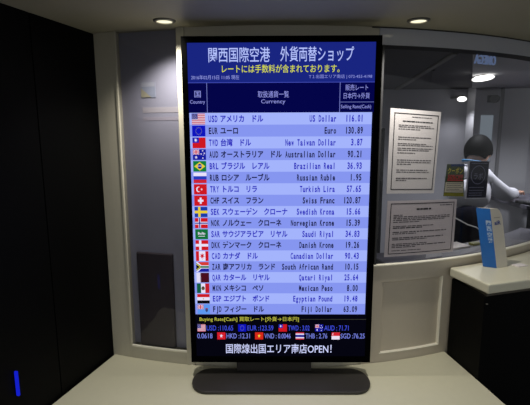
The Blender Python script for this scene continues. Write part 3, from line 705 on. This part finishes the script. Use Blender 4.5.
# small dark camera on the grey wall
cm = empty('security_camera', (1.97, 3.85, 1.83)); tag(cm, 'small dark camera fixed high on the grey wall behind the clerk', 'camera')
b = MB(); b.box(-0.025, 0.025, -0.012, 0.0, -0.03, 0.03, DK); b.tube([(0, -0.012, 0), (0, -0.06, -0.005)], 0.01, DK); b.build('bracket', cm)
b = MB(); b.tube([(0.03, -0.05, 0.0), (-0.005, -0.10, -0.005), (-0.05, -0.16, -0.012)], [0.028, 0.034, 0.034], DK, 14); b.build('housing', cm)
b = MB(); b.tube([(-0.05, -0.16, -0.012), (-0.058, -0.172, -0.013)], 0.022, mat('lens_glass', (60, 62, 70), 0.1), 14); b.build('lens', cm)

# ---------------------------------------------------------------- the clerk
def skin_obj(name, verts, edges, radii, m, parent, sub=2, root=0, yscale=None):
    me = bpy.data.meshes.new(name + '_s'); me.from_pydata(verts, edges, []); me.update()
    o = bpy.data.objects.new(name + '_s', me); COL.objects.link(o)
    md = o.modifiers.new('skin', 'SKIN'); md.use_smooth_shade = True
    for i, sv in enumerate(me.skin_vertices[0].data):
        r_ = radii[i]; sv.radius = r_ if isinstance(r_, tuple) else (r_, r_); sv.use_root = (i == root)
    sd_ = o.modifiers.new('sub', 'SUBSURF'); sd_.levels = sub; sd_.render_levels = sub
    dg = bpy.context.evaluated_depsgraph_get(); dg.update()
    me2 = bpy.data.meshes.new_from_object(o.evaluated_get(dg)); me2.name = name
    bpy.data.objects.remove(o)
    if m: me2.materials.clear(); me2.materials.append(m)
    for p in me2.polygons: p.use_smooth = True
    if parent is None: return me2
    ob = bpy.data.objects.new(name, me2); COL.objects.link(ob); ob.parent = parent
    return ob
SKIN = mat('skin', (206, 158, 134), 0.55, noise=0.03)
SHIRT = mat('white_shirt', (214, 214, 224), 0.8, noise=0.03)
NAVY = mat('navy_trousers', (16, 17, 32), 0.9, spec=0.1, noise=0.06)
HAIR = mat('black_hair', (3, 3, 4), 0.7, spec=0.06, noise=0.3, scale=90)
pr = empty('person', (1.33, 2.72, 0))
tag(pr, 'person with black hair, white shirt and blue neck strap, bent over a desk', 'person')
O = Vector((1.33, 2.72, 0))
def W(*q): return Vector(q) - O
pel, waist, chest, nb = W(1.31, 2.70, 0.93), W(1.330, 2.78, 1.06), W(1.40, 2.91, 1.19), W(1.435, 2.965, 1.275)
nk, hd0 = W(1.460, 2.985, 1.330), W(1.49, 3.005, 1.385)
shL, shR = W(1.325, 3.00, 1.215), W(1.515, 2.905, 1.205)
elR, wrR = W(1.640, 2.90, 1.125), W(1.820, 3.10, 1.108)
elL, wrL = W(1.47, 3.18, 1.12), W(1.66, 3.22, 1.108)
hipL, hipR = W(1.225, 2.735, 0.88), W(1.395, 2.67, 0.88)
knL, knR = W(1.21, 2.76, 0.47), W(1.41, 2.71, 0.47)
anL, anR = W(1.20, 2.72, 0.09), W(1.42, 2.66, 0.09)
toL, toR = W(1.235, 2.86, 0.035), W(1.475, 2.79, 0.035)
V = [pel, waist, chest, nb, nk, hd0, shL, elL, wrL, shR, elR, wrR, hipL, knL, anL, toL, hipR, knR, anR, toR]
Eg = [(0, 1), (1, 2), (2, 3), (3, 4), (4, 5), (3, 6), (6, 7), (7, 8), (3, 9), (9, 10), (10, 11), (0, 12), (12, 13), (13, 14), (14, 15), (0, 16), (16, 17), (17, 18), (18, 19)]
Rr = [(0.125, 0.09), (0.115, 0.08), (0.125, 0.09), 0.062, 0.048, 0.045, 0.05, 0.038, 0.024, 0.05, 0.038, 0.024, 0.078, 0.052, 0.034, 0.028, 0.078, 0.052, 0.034, 0.028]
bm = bmesh.new()
def absorb(me):
    bm.from_mesh(me); bpy.data.meshes.remove(me)
absorb(skin_obj('body', V, Eg, Rr, None, None, 2))
# head: shaped sphere with brow, nose, chin, ears; face turned away to the right and bowed
HC_ = W(1.487, 3.012, 1.410)
fwd = Vector((0.66, 0.62, -0.42)).normalized(); up0 = Vector((0.18, 0.22, 0.95)); sd0 = fwd.cross(up0).normalized(); up0 = sd0.cross(fwd).normalized()
HM = Matrix((sd0, fwd, up0)).transposed()
def head_pt(c_): return HC_ + HM @ Vector(c_)
me = bpy.data.meshes.new('head'); hb = bmesh.new(); bmesh.ops.create_uvsphere(hb, u_segments=36, v_segments=26, radius=1.0)
for v in hb.verts:
    x, y, z = v.co
    k = 1.0
    if z < 0: k = 1 + 0.30 * z * (1 if y > -0.2 else 0.7)
    X, Y, Z = x * 0.076 * k, y * 0.094 * (1 + 0.10 * z * (z < 0)), z * 0.115
    if y > 0 and z < -0.5: Y += 0.012
    if y > 0.85 and abs(z) < 0.28 and abs(x) > 0.18 and abs(x) < 0.55 and 0.0 < z + 0.02 < 0.22: Y -= 0.006
    if y > 0.8 and abs(x) < 0.2 and -0.42 < z < 0.05: Y += 0.020 * (1 - abs(x) / 0.2) * (1 - abs(z + 0.2) / 0.25 if abs(z + 0.2) < 0.25 else 0)
    v.co = head_pt((X, Y, Z))
for sx in (-1, 1):
    r_ = bmesh.ops.create_uvsphere(hb, u_segments=12, v_segments=8, radius=1.0)
    for v in r_['verts']:
        x, y, z = v.co; v.co = head_pt((sx * (0.076 + 0.006 * abs(z)) + x * 0.009, -0.006 + y * 0.017 + (0.004 if z > 0 else 0), -0.012 + z * 0.030))
hb.to_mesh(me); hb.free(); absorb(me)
# hands: palm plus five separate bent fingers, laid on the desk
def hand(wrist, fdir, side):
    f_ = Vector(fdir).normalized(); upv = Vector((0, 0, 1)); s_ = f_.cross(upv).normalized() * side; u_ = s_.cross(f_) * side
    def q(a, b_, c_): return wrist + f_ * a + s_ * b_ + u_ * c_
    vs_ = [q(-0.01, 0, 0), q(0.03, 0, 0.002), q(0.075, 0, 0.0)]
    absorb(skin_obj('palm', [q(-0.012, 0, 0), q(0.035, 0, 0.004), q(0.078, 0, 0.0)], [(0, 1), (1, 2)], [(0.022, 0.018), (0.036, 0.014), (0.038, 0.011)], None, None, 2))
    for b_, ln in ((-0.030, 0.066), (-0.010, 0.078), (0.010, 0.073), (0.029, 0.058)):
        vv = [q(0.062, b_ * 0.85, 0.0), q(0.085 + 0.1 * ln, b_, 0.004), q(0.085 + ln * 0.45, b_ * 1.05, 0.002), q(0.085 + ln * 0.78, b_ * 1.08, -0.012), q(0.085 + ln * 0.95, b_ * 1.08, -0.024)]
        absorb(skin_obj('finger', vv, [(i, i + 1) for i in range(4)], [0.0095, 0.0095, 0.0085, 0.008, 0.007], None, None, 2))
    vv = [q(0.012, -0.022, 0.0), q(0.038, -0.045, -0.004), q(0.066, -0.056, -0.010), q(0.088, -0.055, -0.016)]
    absorb(skin_obj('thumb', vv, [(i, i + 1) for i in range(3)], [0.013, 0.0115, 0.0095, 0.008], None, None, 2))
hand(wrR, wrR - elR + Vector((0, 0, 0.01)), 1); hand(wrL, wrL - elL, -1)
me = bpy.data.meshes.new('body'); bm.to_mesh(me); bm.free(); me.materials.append(SKIN)
for p in me.polygons: p.use_smooth = True
o = bpy.data.objects.new('body', me); COL.objects.link(o); o.parent = pr
rm = o.modifiers.new('fuse', 'REMESH'); rm.mode = 'VOXEL'; rm.voxel_size = 0.0045; rm.use_smooth_shade = True
def grow(r_, k): return tuple(x + k for x in r_) if isinstance(r_, tuple) else r_ + k
# shirt: torso, collar and long sleeves that end at the wrists
def lerp(a, b_, t_): return a + (b_ - a) * t_
hem = lerp(waist, chest, 0.12)
V2 = [hem, lerp(waist, chest, 0.5), chest, nb, W(1.437, 2.962, 1.338), shL, elL, lerp(elL, wrL, 0.95), shR, elR, lerp(elR, wrR, 0.95)]
E2 = [(0, 1), (1, 2), (2, 3), (3, 4), (3, 5), (5, 6), (6, 7), (3, 8), (8, 9), (9, 10)]
R2 = [(0.142, 0.108), (0.138, 0.104), (0.146, 0.110), 0.080, 0.060, 0.070, 0.056, 0.040, 0.070, 0.056, 0.040]
skin_obj('shirt', V2, E2, R2, SHIRT, pr)
V3 = [lerp(waist, chest, 0.1), pel, hipL, knL, lerp(knL, anL, 0.93), hipR, knR, lerp(knR, anR, 0.93)]
E3 = [(0, 1), (1, 2), (2, 3), (3, 4), (1, 5), (5, 6), (6, 7)]
R3 = [(0.130, 0.095), (0.148, 0.112), 0.096, 0.070, 0.056, 0.096, 0.070, 0.056]
skin_obj('trousers', V3, E3, R3, NAVY, pr, root=1)
SHOE = mat('black_shoe', (20, 19, 20), 0.4)
for a, t_ in ((anL, toL), (anR, toR)):
    dd = (t_ - a); dd.z = 0; dd.normalize()
    h0 = Vector((a.x, a.y, 0.052)) - dd * 0.035
    skin_obj('shoe', [h0, h0 + dd * 0.09, h0 + dd * 0.19 - Vector((0, 0, 0.008))], [(0, 1), (1, 2)], [(0.046, 0.050), (0.050, 0.048), (0.046, 0.038)], SHOE, pr)
# hair: thick short cap over crown, back and sides
me = bpy.data.meshes.new('hair'); hb = bmesh.new(); bmesh.ops.create_uvsphere(hb, u_segments=48, v_segments=32, radius=1.0)
kill = []
for v in hb.verts:
    x, y, z = v.co
    lim = -0.52 if y < -0.15 else (-0.30 if abs(x) > 0.55 and y < 0.25 else (0.30 - 0.3 * (abs(x) > 0.6)))
    if z < lim - 0.04: kill.append(v)
    n_ = 1 + 0.012 * math.sin(23 * math.atan2(y, x)) * (1 - abs(z))
    kx = 1.0 if z > 0 else 1 + 0.10 * z
    v.co = head_pt((x * 0.091 * kx * n_, y * 0.108 * n_ - 0.004, z * 0.120 + 0.002))
bmesh.ops.delete(hb, geom=kill, context='VERTS')
hb.to_mesh(me); hb.free(); me.materials.append(HAIR)
for p in me.polygons: p.use_smooth = True
o = bpy.data.objects.new('hair', me); COL.objects.link(o); o.parent = pr
so = o.modifiers.new('thick', 'SOLIDIFY'); so.thickness = 0.014; so.offset = -1
# face details on the far side: eyes, brows, lips
b = MB()
for sx in (-1, 1):
    c0 = Vector((sx * 0.030, 0.086, 0.004)); ring = []
    for i in range(12): ring.append(head_pt(c0 + Vector((0.013 * math.cos(i * PI / 6), 0.002, 0.006 * math.sin(i * PI / 6)))))
    b.add(ring, [tuple(range(12))], mat('eye_white', (230, 228, 226), 0.3))
    ring = [head_pt(c0 + Vector((0.0055 * math.cos(i * PI / 6), 0.0035, 0.0055 * math.sin(i * PI / 6)))) for i in range(12)]
    b.add(ring, [tuple(range(12))], mat('iris_dark', (30, 20, 16), 0.3))
b.build('eyes', pr)
b = MB(); ring = [head_pt(Vector((0.022 * math.cos(i * PI / 8), 0.090, -0.062 + 0.007 * math.sin(i * PI / 8)))) for i in range(16)]
b.add(ring, [tuple(range(16))], mat('lips', (170, 96, 92), 0.5)); b.build('mouth', pr)
# blue neck strap lying on the collar
b = MB(); pts = []
for i in range(17):
    a = -0.25 + PI * 1.5 * i / 16
    cc = W(1.437, 2.962, 1.335); pts.append(cc + Vector((0.072 * math.cos(a + 2.6), 0.062 * math.sin(a + 2.6), 0.010 + 0.012 * math.sin(a + 0.6))))
b.tube(pts, 0.009, mat('blue_strap', (54, 120, 168), 0.6), 6); lo = b.build('neck_strap', pr, True); lo['label'] = 'blue neck strap'
